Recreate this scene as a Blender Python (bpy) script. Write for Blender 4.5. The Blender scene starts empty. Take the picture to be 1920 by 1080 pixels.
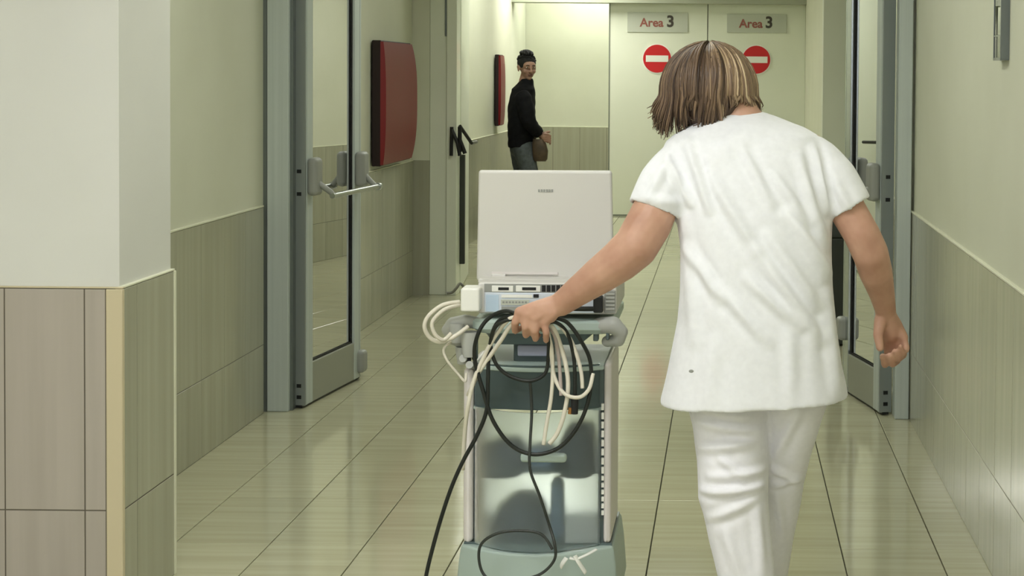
import bpy, math, random
import numpy as np
from mathutils import Vector, Matrix, Euler
random.seed(7)
C = bpy.context.scene.collection
scn = bpy.context.scene

# ------------------------------------------------------------------ camera
FPX, EYE = 3240.0, 1.485
PITCH, ROLL = math.radians(1.86), math.radians(0.5)
camd = bpy.data.cameras.new('camera'); cam = bpy.data.objects.new('camera', camd); C.objects.link(cam)
camd.sensor_width = 36.0; camd.lens = FPX / 1920 * 36.0
MC = Matrix.Rotation(math.pi/2 - PITCH, 3, 'X') @ Matrix.Rotation(ROLL, 3, 'Z')
cam.location = (0, 0, EYE); cam.rotation_euler = MC.to_euler()
_d = MC.transposed() @ Vector((0, 1, 0))
PCX = 1365 + FPX*_d.x/_d.z; PCY = 143 - FPX*_d.y/_d.z      # the corridor's vanishing point sits at (1365,143)
camd.shift_x = (960 - PCX)/1920; camd.shift_y = (PCY - 540)/1920
camd.clip_start = 0.05; camd.clip_end = 200
scn.camera = cam
def at(px, py, Y):
    """the world point at depth Y seen at a pixel of the 1920x1080 photograph"""
    d = MC @ Vector(((px-PCX)/FPX, -(py-PCY)/FPX, -1))
    return Vector((0, 0, EYE)) + d*(Y/d.y)

# ------------------------------------------------------------------ world, light, exposure
w = bpy.data.worlds.new('world'); scn.world = w; w.use_nodes = True
w.node_tree.nodes['Background'].inputs[0].default_value = (0.86, 0.93, 1.0, 1)
w.node_tree.nodes['Background'].inputs[1].default_value = 1.0
scn.view_settings.view_transform = 'Standard'; scn.view_settings.look = 'None'
scn.view_settings.exposure = 0.0; scn.view_settings.gamma = 1.0
scn.view_settings.use_curve_mapping = False
LAMP_CORRIDOR = 13.0        # ceiling fittings of the corridor (yellow green tubes)
LAMP_LOBBY = 15.0           # ceiling fittings of the lobby in front (neutral tubes)
COL_CORRIDOR = (0.97, 1.0, 0.91); LAMP_MID = 9.8; COL_MID = (0.98, 1.0, 0.93); COL_LOBBY = (0.98, 0.985, 1.0)

# ------------------------------------------------------------------ helpers
class MB:
    def __init__(s): s.v = []; s.f = []
    def add(s, vs, fs):
        n = len(s.v); s.v += [tuple(v) for v in vs]; s.f += [tuple(i+n for i in f) for f in fs]; return s
    def box(s, a, b, M=None):
        x0,y0,z0 = [min(p,q) for p,q in zip(a,b)]; x1,y1,z1 = [max(p,q) for p,q in zip(a,b)]
        vs = [Vector(p) for p in ((x0,y0,z0),(x1,y0,z0),(x1,y1,z0),(x0,y1,z0),(x0,y0,z1),(x1,y0,z1),(x1,y1,z1),(x0,y1,z1))]
        if M: vs = [M @ v for v in vs]
        return s.add(vs, [(0,3,2,1),(4,5,6,7),(0,1,5,4),(1,2,6,5),(2,3,7,6),(3,0,4,7)])
    def loft(s, rings, cap=True, closed=False):
        n = len(rings[0]); vs = [v for r in rings for v in r]; fs = []
        m = len(rings)
        for i in range(m if closed else m-1):
            j = (i+1) % m
            for k in range(n):
                l = (k+1) % n
                fs.append((i*n+k, i*n+l, j*n+l, j*n+k))
        if cap and not closed:
            fs.append(tuple(range(n-1, -1, -1))); fs.append(tuple((m-1)*n+k for k in range(n)))
        return s.add(vs, fs)
    def tube(s, pts, r, seg=10, closed=False, flat=1.0):
        pts = [Vector(p) for p in pts]; m = len(pts)
        rs = list(r) if hasattr(r, '__len__') else [r]*m
        rings = []; up = None
        for i, p in enumerate(pts):
            a = pts[(i-1) % m] if (closed or i) else p; b = pts[(i+1) % m] if (closed or i < m-1) else p
            t = (b-a).normalized()
            if up is None:
                up = Vector((0,0,1)) if abs(t.z) < .9 else Vector((1,0,0))
            u = (up - t*up.dot(t))
            u = u.normalized() if u.length > 1e-6 else t.orthogonal().normalized()
            up = u; v = t.cross(u)
            rings.append([p + (u*math.cos(2*math.pi*k/seg)*flat + v*math.sin(2*math.pi*k/seg))*rs[i] for k in range(seg)])
        return s.loft(rings, closed=closed, cap=True)
    def cyl(s, a, b, r0, r1=None, seg=20):
        return s.tube([a, b], [r0, r0 if r1 is None else r1], seg)
    def ell(s, c, rad, R=None, nu=20, nv=12):
        c = Vector(c); vs = []; fs = []
        for i in range(1, nv):
            th = math.pi*i/nv
            for k in range(nu):
                ph = 2*math.pi*k/nu
                q = Vector((rad[0]*math.sin(th)*math.cos(ph), rad[1]*math.sin(th)*math.sin(ph), rad[2]*math.cos(th)))
                if R: q = R @ q
                vs.append(c+q)
        q = Vector((0,0,rad[2])); top = c + (R @ q if R else q); bot = c - (R @ q if R else q)
        n = len(vs); vs += [top, bot]
        for i in range(nv-2):
            for k in range(nu):
                l = (k+1) % nu; fs.append((i*nu+k, (i+1)*nu+k, (i+1)*nu+l, i*nu+l))
        for k in range(nu):
            l = (k+1) % nu; fs.append((n, k, l)); fs.append((n+1, (nv-2)*nu+l, (nv-2)*nu+k))
        return s.add(vs, fs)
    def limb(s, pts, rs):
        """chain of round tapered segments; overlaps are fused later by a remesh"""
        for i in range(len(pts)-1):
            s.tube([pts[i], pts[i+1]], [rs[i], rs[i+1]], 16)
        for p, r in zip(pts, rs): s.ell(p, (r,r,r), nu=16, nv=10)
        return s
    def mesh(s, name):
        me = bpy.data.meshes.new(name); me.from_pydata([tuple(v) for v in s.v], [], s.f); me.update(); return me
    def build(s, name, mat, parent=None, bevel=0.0, smooth=False, seg=2):
        me = s.mesh(name)
        if not smooth and not bevel: pass
        o = bpy.data.objects.new(name, me); C.objects.link(o)
        if mat: me.materials.append(mat)
        if smooth or bevel:
            me.polygons.foreach_set('use_smooth', [True]*len(me.polygons))
        if bevel:
            m = o.modifiers.new('bevel', 'BEVEL'); m.width = bevel; m.segments = seg; m.limit_method = 'ANGLE'; m.harden_normals = True
        elif smooth:
            if smooth != 'all':
                me.polygons.foreach_set('use_smooth', [True]*len(me.polygons))
                try: me.set_sharp_from_angle(angle=math.radians(45))
                except Exception: pass
        adopt(o, parent); return o
BASE = {}
def adopt(o, parent):
    if parent is not None:
        o.parent = parent
        root = parent
        while root.parent: root = root.parent
        if parent.parent is None and parent.type == 'EMPTY':
            o.matrix_parent_inverse = Matrix.Translation(-parent.location)
def thing(name, label, cat, loc, group=None, kind=None):
    o = bpy.data.objects.new(name, None); C.objects.link(o); o.location = loc; o.empty_display_size = .1
    return tag(o, label, cat, group, kind)
def tag(o, label=None, cat=None, group=None, kind=None):
    if label: o['label'] = label
    if cat: o['category'] = cat
    if group: o['group'] = group
    if kind: o['kind'] = kind
    return o
def structure(mb, name, mat, label=None, **k):
    o = mb.build(name, mat, None, **k); o['kind'] = 'structure'
    if label: o['label'] = label
    return o
def smooth_path(pts, n=8, closed=False):
    pts = [Vector(p) for p in pts]; out = []; m = len(pts)
    for i in range(m if closed else m-1):
        g = (lambda j: pts[j % m]) if closed else (lambda j: pts[max(0, min(m-1, j))])
        p0, p1, p2, p3 = g(i-1), g(i), g(i+1), g(i+2)
        for k in range(n):
            t = k/n
            out.append(.5*((2*p1)+(p2-p0)*t+(2*p0-5*p1+4*p2-p3)*t*t+(3*p1-p0-3*p2+p3)*t*t*t))
    if not closed: out.append(pts[-1])
    return out
def organic(mb, name, mat, parent, voxel=.005, smooth=4, post=None, cut=None):
    me = mb.mesh(name+'_raw'); o = bpy.data.objects.new(name+'_raw', me); C.objects.link(o)
    m = o.modifiers.new('r', 'REMESH'); m.mode = 'VOXEL'; m.voxel_size = voxel
    m = o.modifiers.new('s', 'SMOOTH'); m.iterations = smooth; m.factor = .5
    dg = bpy.context.evaluated_depsgraph_get(); dg.update()
    me2 = bpy.data.meshes.new_from_object(o.evaluated_get(dg)); bpy.data.objects.remove(o); bpy.data.meshes.remove(me)
    me2.name = name
    if post:
        n = len(me2.vertices); co = np.zeros(n*3); no = np.zeros(n*3)
        me2.vertices.foreach_get('co', co); me2.vertices.foreach_get('normal', no)
        co = post(co.reshape(-1,3), no.reshape(-1,3)); me2.vertices.foreach_set('co', co.ravel()); me2.update()
    me2.polygons.foreach_set('use_smooth', [True]*len(me2.polygons))
    me2.materials.clear(); me2.materials.append(mat)
    o = bpy.data.objects.new(name, me2); C.objects.link(o); adopt(o, parent); return o

# ------------------------------------------------------------------ materials
def lin(c): return tuple(((x/255)/12.92 if x/255 <= .04045 else ((x/255+.055)/1.055)**2.4) for x in c) + (1,)
def mat(name, col, rough=.5, metal=0, coat=0, trans=0, ior=1.45, spec=.5, emit=None, es=0, sheen=0, sss=0, alpha=1):
    m = bpy.data.materials.new(name); m.use_nodes = True; b = m.node_tree.nodes['Principled BSDF']
    b.inputs['Base Color'].default_value = lin(col); b.inputs['Roughness'].default_value = rough
    b.inputs['Metallic'].default_value = metal; b.inputs['Coat Weight'].default_value = coat
    b.inputs['Transmission Weight'].default_value = trans; b.inputs['IOR'].default_value = ior
    b.inputs['Specular IOR Level'].default_value = spec; b.inputs['Sheen Weight'].default_value = sheen
    b.inputs['Alpha'].default_value = alpha
    if sss:
        b.inputs['Subsurface Weight'].default_value = sss; b.inputs['Subsurface Radius'].default_value = (.012,.005,.003)
        b.inputs['Subsurface Scale'].default_value = 1
    if emit: b.inputs['Emission Color'].default_value = (*emit, 1); b.inputs['Emission Strength'].default_value = es
    return m
def N(m, t, **k):
    n = m.node_tree.nodes.new(t)
    for a, v in k.items(): setattr(n, a, v)
    return n
def L(m, a, b): m.node_tree.links.new(a, b)
def noise_col(m, c0, c1, scale=(1,1,1), nscale=5, detail=4, bump=0, space='Position', obj_random=0, lo=.3, hi=.7, bscale=None):
    """procedural colour grain, optional per-object tone shift and fine bump"""
    b = m.node_tree.nodes['Principled BSDF']
    if space == 'Position': src = N(m, 'ShaderNodeNewGeometry').outputs['Position']
    else: src = N(m, 'ShaderNodeTexCoord').outputs['Object']
    mp = N(m, 'ShaderNodeMapping'); mp.inputs['Scale'].default_value = scale; L(m, src, mp.inputs['Vector'])
    nz = N(m, 'ShaderNodeTexNoise', noise_dimensions='4D'); nz.inputs['Scale'].default_value = nscale; nz.inputs['Detail'].default_value = detail
    L(m, mp.outputs[0], nz.inputs['Vector'])
    oi = N(m, 'ShaderNodeObjectInfo')
    mu = N(m, 'ShaderNodeMath', operation='MULTIPLY'); mu.inputs[1].default_value = 37.0; L(m, oi.outputs['Random'], mu.inputs[0]); L(m, mu.outputs[0], nz.inputs['W'])
    cr = N(m, 'ShaderNodeValToRGB'); cr.color_ramp.elements[0].position = lo; cr.color_ramp.elements[1].position = hi
    cr.color_ramp.elements[0].color = lin(c0); cr.color_ramp.elements[1].color = lin(c1); L(m, nz.outputs['Fac'], cr.inputs[0])
    out = cr.outputs[0]
    if obj_random:
        hs = N(m, 'ShaderNodeHueSaturation'); mr = N(m, 'ShaderNodeMapRange'); mr.inputs[3].default_value = 1-obj_random; mr.inputs[4].default_value = 1+obj_random
        L(m, oi.outputs['Random'], mr.inputs[0]); L(m, mr.outputs[0], hs.inputs['Value']); L(m, out, hs.inputs['Color']); out = hs.outputs[0]
    L(m, out, b.inputs['Base Color'])
    if bump:
        bp = N(m, 'ShaderNodeBump'); bp.inputs['Strength'].default_value = bump; bp.inputs['Distance'].default_value = .01
        L(m, nz.outputs['Fac'], bp.inputs['Height']); L(m, bp.outputs[0], b.inputs['Normal'])
    return m
m_paint = noise_col(mat('wall paint', (205,208,186), .55), (206,207,186), (212,213,193), (1,1,1), 2.5, bump=.01)
m_paint_lit = noise_col(mat('wall paint neutral light tint', (214,214,206), .6), (212,212,205), (218,218,211), (1,1,1), 2.5)  # same wall paint with the neutral lobby light put into its colour
m_ceil = mat('ceiling paint', (228,228,214), .8)
m_floor = noise_col(mat('floor tile', (170,168,132), .09, spec=.6), (181,178,149), (196,194,165), (1.2,32,1), 1.0, 5, bump=.012, obj_random=.035)
m_grout = mat('floor grout', (62,64,52), .8)
m_dado = noise_col(mat('wall tile', (160,156,132), .16, spec=.5), (157,156,136), (169,168,148), (26,26,1.0), 1.0, 5, bump=.01, obj_random=.03)
m_dado_lit = noise_col(mat('wall tile front light tint', (170,160,146), .3), (166,158,147), (178,170,159), (22,22,1.0), 1.0, 5, obj_random=.03)  # paler copy of the wall tile, light on the pier front is in the colour
m_wgrout = mat('wall grout', (96,90,78), .8)
m_beige = mat('beige corner profile', (202,190,158), .4)
m_ledge = mat('pale ledge profile', (222,222,198), .4)
m_alu = noise_col(mat('brushed aluminium', (186,194,190), .36, metal=.12), (184,193,189), (196,204,200), (60,60,.6), 1, 3)
m_alum = mat('mid grey aluminium', (142,148,146), .3, metal=.3)
m_alud = mat('dark aluminium', (120,126,126), .3, metal=.6)
m_alub = mat('grey aluminium panel', (158,160,148), .4, metal=.3)
m_chrome2 = mat('polished aluminium', (200,206,208), .2, metal=.9)
m_chrome = mat('chrome', (176,180,178), .28, metal=1)
m_rubber = mat('black rubber', (28,28,26), .6)
m_black = mat('black plastic', (24,25,26), .45)
m_grey = mat('grey plastic', (150,152,146), .4)
m_red = mat('red enamel', (118,20,22), .45)
m_redd = mat('dark red enamel', (30,11,12), .5)
m_signred = mat('sign red', (200,30,36), .35)
m_signwhite = mat('sign white', (236,236,228), .4)
m_plate = mat('plate grey', (190,194,180), .3)
m_platedark = mat('dark lettering', (70,64,56), .4)
m_platered = mat('red brown lettering', (150,88,78), .4)
m_doorwhite = noise_col(mat('door laminate', (214,220,200), .3, coat=.2), (224,228,210), (229,232,215), (1,1,1), 2)
m_bev = mat('door edge', (130,134,120), .5)
m_lid = mat('white grey plastic lid', (214,212,206), .35)
m_cartw = mat('warm white cart plastic', (220,214,210), .35)
m_cartg = mat('sage grey cart plastic', (172,188,180), .4)
m_cartd = mat('dark slate cart plastic', (92,106,106), .35)
m_lav = mat('lavender grey plastic', (160,162,178), .4)
m_port = mat('silver port panel', (214,222,232), .3, metal=.2)
m_portb = mat('pale blue label', (186,206,224), .4)
m_wcable = mat('cream cable', (222,216,200), .4)
m_kcable = mat('black cable', (26,30,26), .4)
m_cloth = noise_col(mat('white uniform cotton', (236,236,235), .85, sheen=.2), (234,235,238), (240,241,244), (1,1,1), 60, bump=.02)
m_pants = noise_col(mat('white trouser cotton', (232,231,234), .85, sheen=.2), (238,237,242), (244,243,248), (1,1,1), 60, bump=.02)
m_skin = noise_col(mat('skin', (190,148,124), .5, sss=.1), (180,136,114), (204,162,138), (1,1,1), 14, 3, bump=.03)
m_skin2 = noise_col(mat('tanned skin', (140,108,92), .5, sss=.1), (134,102,86), (150,116,98), (1,1,1), 14, 3)
m_lips2 = mat('dark lips', (106,70,62), .6)
m_lips = mat('lips', (168,92,84), .5)
m_eye = mat('eye white', (190,184,176), .2)
m_iris = mat('dark iris', (40,28,20), .2)
m_jacket = noise_col(mat('black jacket', (14,14,16), .85, spec=.15), (10,10,12), (18,18,21), (1,1,1), 30, bump=.2)
m_jeans = noise_col(mat('grey blue jeans', (78,86,92), .85), (62,67,70), (80,86,90), (1,1,1), 30)
m_bag = noise_col(mat('brown leather', (62,50,38), .55), (54,44,32), (76,60,44), (1,1,1), 20)
m_shoe = mat('white clog', (226,226,222), .5); m_shoek = mat('black shoe', (26,24,22), .5)
m_bin = mat('dark green grey plastic', (52,56,48), .5)
def tone_mat(name, stops, rough):
    m = mat(name, stops[0][1], rough, spec=.4); b = m.node_tree.nodes['Principled BSDF']
    a = N(m, 'ShaderNodeAttribute', attribute_name='tone'); cr = N(m, 'ShaderNodeValToRGB')
    while len(cr.color_ramp.elements) < len(stops): cr.color_ramp.elements.new(.5)
    for e, (p, c) in zip(cr.color_ramp.elements, stops): e.position = p; e.color = lin(c)
    L(m, a.outputs['Fac'], cr.inputs[0]); L(m, cr.outputs[0], b.inputs['Base Color']); return m
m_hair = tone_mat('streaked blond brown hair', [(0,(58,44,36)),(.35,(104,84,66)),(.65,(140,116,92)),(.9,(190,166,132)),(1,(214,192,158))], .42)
m_hairk = tone_mat('black hair', [(0,(9,8,8)),(1,(20,18,17))], .75)
def glass_mat(name, tint, rough=0.0):
    m = bpy.data.materials.new(name); m.use_nodes = True; nt = m.node_tree; nt.nodes.clear()
    o = N(m, 'ShaderNodeOutputMaterial'); t = N(m, 'ShaderNodeBsdfTransparent'); t.inputs[0].default_value = lin(tint)
    g = N(m, 'ShaderNodeBsdfGlossy'); g.inputs['Roughness'].default_value = rough; fr = N(m, 'ShaderNodeFresnel'); fr.inputs[0].default_value = 1.5
    mx = N(m, 'ShaderNodeMixShader'); L(m, fr.outputs[0], mx.inputs[0]); L(m, t.outputs[0], mx.inputs[1]); L(m, g.outputs[0], mx.inputs[2]); L(m, mx.outputs[0], o.inputs[0]); return m
m_glass = glass_mat('door glass', (226,236,222))
m_frost = mat('frosted translucent panel', (228,238,240), .3, trans=.93, ior=1.25)
m_frostd = mat('smoked translucent cap', (104,120,120), .25, trans=.5, ior=1.3)
m_clear = glass_mat('clear acrylic', (225,228,220))

# ------------------------------------------------------------------ pieces (tiles)
_tm = {}
def tile_mesh(w_, h_, t_, c=.0012):
    """tile lying in XY (w_ x h_), thickness t_ along +Z, chamfered upper edge, origin at its lower corner"""
    k = (round(w_,4), round(h_,4), t_)
    if k not in _tm:
        a, b = w_, h_
        vs = [(0,0,0),(a,0,0),(a,b,0),(0,b,0),(0,0,t_-c),(a,0,t_-c),(a,b,t_-c),(0,b,t_-c),(c,c,t_),(a-c,c,t_),(a-c,b-c,t_),(c,b-c,t_)]
        fs = [(0,3,2,1),(8,9,10,11)] + [(i,(i+1)%4,(i+1)%4+4,i+4) for i in range(4)] + [(i+4,(i+1)%4+4,(i+1)%4+8,i+8) for i in range(4)]
        me = bpy.data.meshes.new('tile'); me.from_pydata(vs, [], fs); me.update(); _tm[k] = me
    return _tm[k]
def place_tile(parent, mat_, w_, h_, origin, ex, ey, t_=.01):
    me = tile_mesh(w_, h_, t_)
    key = (me.name, mat_.name)
    if key not in _tm:
        m2 = me.copy(); m2.name = 'tile'; m2.materials.append(mat_); _tm[key] = m2
    o = bpy.data.objects.new('tile', _tm[key]); C.objects.link(o)
    ex, ey = Vector(ex), Vector(ey); ez = ex.cross(ey)
    M = Matrix((ex, ey, ez)).transposed().to_4x4(); M.translation = Vector(origin)
    o.parent = parent; o.matrix_world = M; return o
def dado(parent, mat_, A, B, gap=.0025, joints=None, t_=.01, origin0=None, w0=.3, rows=((.0,.3),(.3,.9))):
    """two courses of tiles from ground point A to B (the face looks to the left of A->B turned by -90 deg)"""
    A, B = Vector(A), Vector(B); d = (B-A).normalized(); Lg = (B-A).length
    js = joints or []
    if not js:
        s = origin0 if origin0 is not None else 0.0
        while s > 0: s -= w0
        while s < Lg:
            js.append((max(s,0), min(s+w0, Lg))); s += w0
        js = [j for j in js if j[1]-j[0] > .02]
    for a, b in js:
        for z0, z1 in rows:
            place_tile(parent, mat_, b-a-gap, z1-z0-gap, A + d*(a+gap/2) + Vector((0,0,z0+gap/2)), d, (0,0,1), t_)

# ------------------------------------------------------------------ room shell
WL1, WL2, WL3, WR = -2.01, -2.10, -2.25, .80
T = .012
YF1, YF2, YD, YB = 7.52, 11.57, 18.2, 19.3
floor = structure(MB().box((-5,-4,-.12),(1.3,YB+.2,-.0105)), 'floor', m_grout)
for i in range(11):
    x0 = .669 - .3*i
    if i == 0: pass
    for r in range(27):
        y0 = 3.0 + .6*r
        place_tile(floor, m_floor, .2965, .5985, (x0+.00175, y0+.0008, -.0105), (1,0,0), (0,1,0), .0105)
fld = MB()
for i in range(21):
    for r in range(20):
        x0 = .669-.3*i; y0 = -3.6+.6*r
        if x0+.3 < -5: continue
        if r >= 11 and i < 11: continue
        if y0 > 5.3: continue
        fld.box((x0+.002,y0+.001,-.0105),(x0+.298,y0+.599,0))
f2 = fld.build('tile_field', m_floor, floor); f2['kind'] = 'stuff'
structure(MB().box((-5,-4,2.75),(1.3,YB+.2,2.9)), 'ceiling', m_ceil)

def wall(name, a, b, m=m_paint): return structure(MB().box(a, b), name, m)
wl1 = wall('wall_left', (WL1-.35,5.07,0),(WL1-T,YF1,2.75))
wl2 = wall('wall_left_middle', (WL2-.26,YF1,0),(WL2-T,YF2-.02,2.75))
wl3 = wall('wall_left_far', (WL3-.25,YF2-.02,0),(WL3-T,YB,2.75))
wr = wall('wall_right', (WR+T,-4,0),(WR+.35,YB,2.75))
wb = wall('wall_back', (WL3-.2,YB+T,0),(WR+.2,YB+.2,2.75))
pier = wall('wall_pier', (-5,4.62+T,0),(-1.62-T,5.07-T,2.75), m_paint_lit)
wp2 = wall('wall_lobby_back', (-5,-4,0),(-4.6,4.63,2.75), m_paint_lit)
# lobby wall behind, with a wide window opening
wn = structure(MB().box((-4.6,-4,0),(1.2,-3.8,.9)).box((-4.6,-4,2.4),(1.2,-3.8,2.75)).box((-4.6,-4,.9),(-4.2,-3.8,2.4)).box((.5,-4,.9),(1.2,-3.8,2.4)), 'wall_near', m_paint_lit)
wf = MB()
for x in (-4.2,-3.03,-1.86,-.69,.44): wf.box((x,-3.95,.9),(x+.06,-3.85,2.4))
wf.box((-4.2,-3.95,.9),(.5,-3.85,.96)).box((-4.2,-3.95,2.34),(.5,-3.85,2.4))
structure(wf, 'window_1', m_alu)

# dado tiles. ledge = pale profile closing the top of the tiles
def ledge(parent, a, b, m=m_ledge): MB().box(a, b).build('ledge', m, parent, bevel=.002)
dado(wl1, m_dado, (WL1-.0115,5.08,0), (WL1-.0115,YF1-.03,0), origin0=-.28)
dado(wl2, m_dado, (WL2-.0115,YF1+.1,0), (WL2-.0115,YF2-.02,0), origin0=.18-.3)
dado(wl3, m_dado, (WL3-.0115,YF2+.05,0), (WL3-.0115,YB,0), origin0=-.02)
dado(wr, m_dado, (WR+.0115,18.18,0), (WR+.0115,2.4,0), origin0=-.12)
dado(wb, m_dado, (WL3,YB+.0115,0), (WR,YB+.0115,0), origin0=0)
for p, x, y0, y1, sgn in ((wl1,WL1,5.08,YF1-.03,-1),(wl2,WL2,YF1+.1,YF2-.02,-1),(wl3,WL3,YF2+.05,YB,-1),(wr,WR,2.4,18.18,1)):
    ledge(p, (x,y0,.9),(x+sgn*.014,y1,.908))
    g = MB().box((x+sgn*.0025,y0,0),(x+sgn*.0125,y1,.9)).build('grout', m_wgrout, p)
ledge(wb, (WL3,YB,.9),(WR,YB+.014,.908)); MB().box((WL3,YB+.0025,0),(WR,YB+.0125,.9)).build('grout', m_wgrout, wb)
# pier tiles: joints at x=158 and x=8 of the photo, then on to the left
xj = [at(198,700,4.62).x, at(158,700,4.62).x, at(8,700,4.62).x]
js = [(xj[1],xj[0]),(xj[2],xj[1])]; x = xj[2]
while x > -4.9: js.append((x-.3, x)); x -= .3
g = .003
for a, b in js:
    for z0, z1 in ((0,.3),(.3,.9)):
        place_tile(pier, m_dado_lit, b-a-g, z1-z0-g, (a+g/2, 4.6315, z0+g/2), (1,0,0), (0,0,1))
MB().box((-5,4.6225,0),(-1.64,4.635,.9)).build('grout', m_wgrout, pier)
MB().box((xj[0],4.620,0),(-1.620,4.640,.9)).build('corner_profile', m_beige, pier, bevel=.004)
# side face of the pier
yj = [4.64, 4.74, 5.056]
for a, b in zip(yj[:-1], yj[1:]):
    for z0, z1 in ((0,.3),(.3,.9)):
        place_tile(pier, m_dado, b-a-g, z1-z0-g, (-1.6315, a+g/2, z0+g/2), (0,1,0), (0,0,1))
MB().box((-1.6335,4.64,0),(-1.6225,5.06,.9)).build('grout', m_wgrout, pier)
MB().box((-1.640,5.055,0),(-1.6185,5.072,.9)).build('corner_profile', m_ledge, pier, bevel=.003)
ledge(pier, (-5,4.6235,.9),(-1.62,4.64,.905), m_beige); ledge(pier, (-1.636,4.63,.9),(-1.6205,5.065,.906))
# bulkhead over the far doors
structure(MB().box((WL3-.02,YD-.12,at(1300,7,YD-.1).z),(WR+T,YD+.1,2.75)).box((WL3-.02,YD-.18,at(1300,7,YD-.1).z-.0),(WR+T,YD-.12,at(1300,7,YD-.1).z+.06)), 'trim_1', mat('bulkhead grey', (168,172,154), .5))
# low baseboard shadow line free; ceiling fittings
m_diff = {}
def fitting(x, y, col, es, label, a=.6, b=.3):
    t = thing('ceiling_light', label, 'light', (x,y,2.75), 'ceiling lights')
    if col not in m_diff: m_diff[col] = mat('light diffuser', (240,240,230), .5, emit=col, es=es)
    MB().box((x-a-.03,y-b-.03,2.72),(x+a+.03,y+b+.03,2.7502)).build('frame', m_alu, t, bevel=.004)
    MB().box((x-a,y-b,2.712),(x+a,y+b,2.719)).build('diffuser', m_diff[col], t)
fitting(-.70, 5.6, COL_MID, LAMP_MID, 'ceiling light above the nurse, out of the frame')
fitting(-.70, 8.9, COL_MID, LAMP_MID, 'ceiling light between the two pairs of fire doors')
fitting(-.70, 12.9, COL_CORRIDOR, LAMP_CORRIDOR, 'ceiling light just past the second fire doors')
fitting(-1.55, 15.3, COL_CORRIDOR, LAMP_CORRIDOR, 'ceiling light beside the standing person', .3, .45)
fitting(-1.64, 17.5, (1.0, 1.0, .92), LAMP_CORRIDOR*1.3, 'ceiling light in front of the Area 3 doors', .36, .42)
fitting(-1.45, 18.75, COL_CORRIDOR, LAMP_CORRIDOR, 'ceiling light over the recess beside the Area 3 doors', .5, .28)
for x, y, n in ((-.7,-2.2,'lobby ceiling light nearest the window, right of two'),(-.7,.4,'lobby ceiling light in the middle of the right row'),(-.7,3.0,'lobby ceiling light nearest the tiled pier'),(-3.2,-1.6,'lobby ceiling light nearest the window, left of two'),(-3.2,1.6,'lobby ceiling light at the far left')):
    fitting(x, y, COL_LOBBY, LAMP_LOBBY, n)

# ------------------------------------------------------------------ fire doors with glazed leaves (first pair)
def slab(mb, a, b, z0, z1, th, off=0.0):
    """upright slab between ground points a and b (2D), thickness th, shifted by off along its right-hand normal"""
    a, b = Vector((a[0],a[1],0)), Vector((b[0],b[1],0)); d = (b-a).normalized(); n = Vector((d.y,-d.x,0))
    q = [a+n*(off-th/2), b+n*(off-th/2), b+n*(off+th/2), a+n*(off+th/2)]
    vs = [p+Vector((0,0,z0)) for p in q] + [p+Vector((0,0,z1)) for p in q]
    mb.add(vs, [(0,3,2,1),(4,5,6,7),(0,1,5,4),(1,2,6,5),(2,3,7,6),(3,0,4,7)]); return mb
def lp(a, b, t): return (a[0]+(b[0]-a[0])*t, a[1]+(b[1]-a[1])*t)
d1 = thing('door_1', 'glazed aluminium fire door pair standing open beside the pier and right wall', None, (-.6,YF1,0), kind='structure')
HT = 2.3
MB().box((-2.006,YF1,0),(-1.912,YF1+.10,HT)).build('frame_post', m_alu, d1, bevel=.004)
MB().box((.737,YF1-.05,0),(.799,YF1+.06,HT)).build('frame_post', m_alu, d1, bevel=.004)
MB().box((-2.02,YF1,HT),(.80,YF1+.10,HT+.09)).build('frame_head', m_alu, d1, bevel=.004)
MB().box((-2.02,YF1+.01,HT+.09),(.80,YF1+.09,2.75)).build('over_panel', m_paint, d1)
MB().box((-1.912,YF1+.03,0),(-1.900,YF1+.1,HT)).box((-2.10,YF1,0),(-2.006,YF1+.06,2.75)).build('frame_rebate', m_alud, d1)
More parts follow.
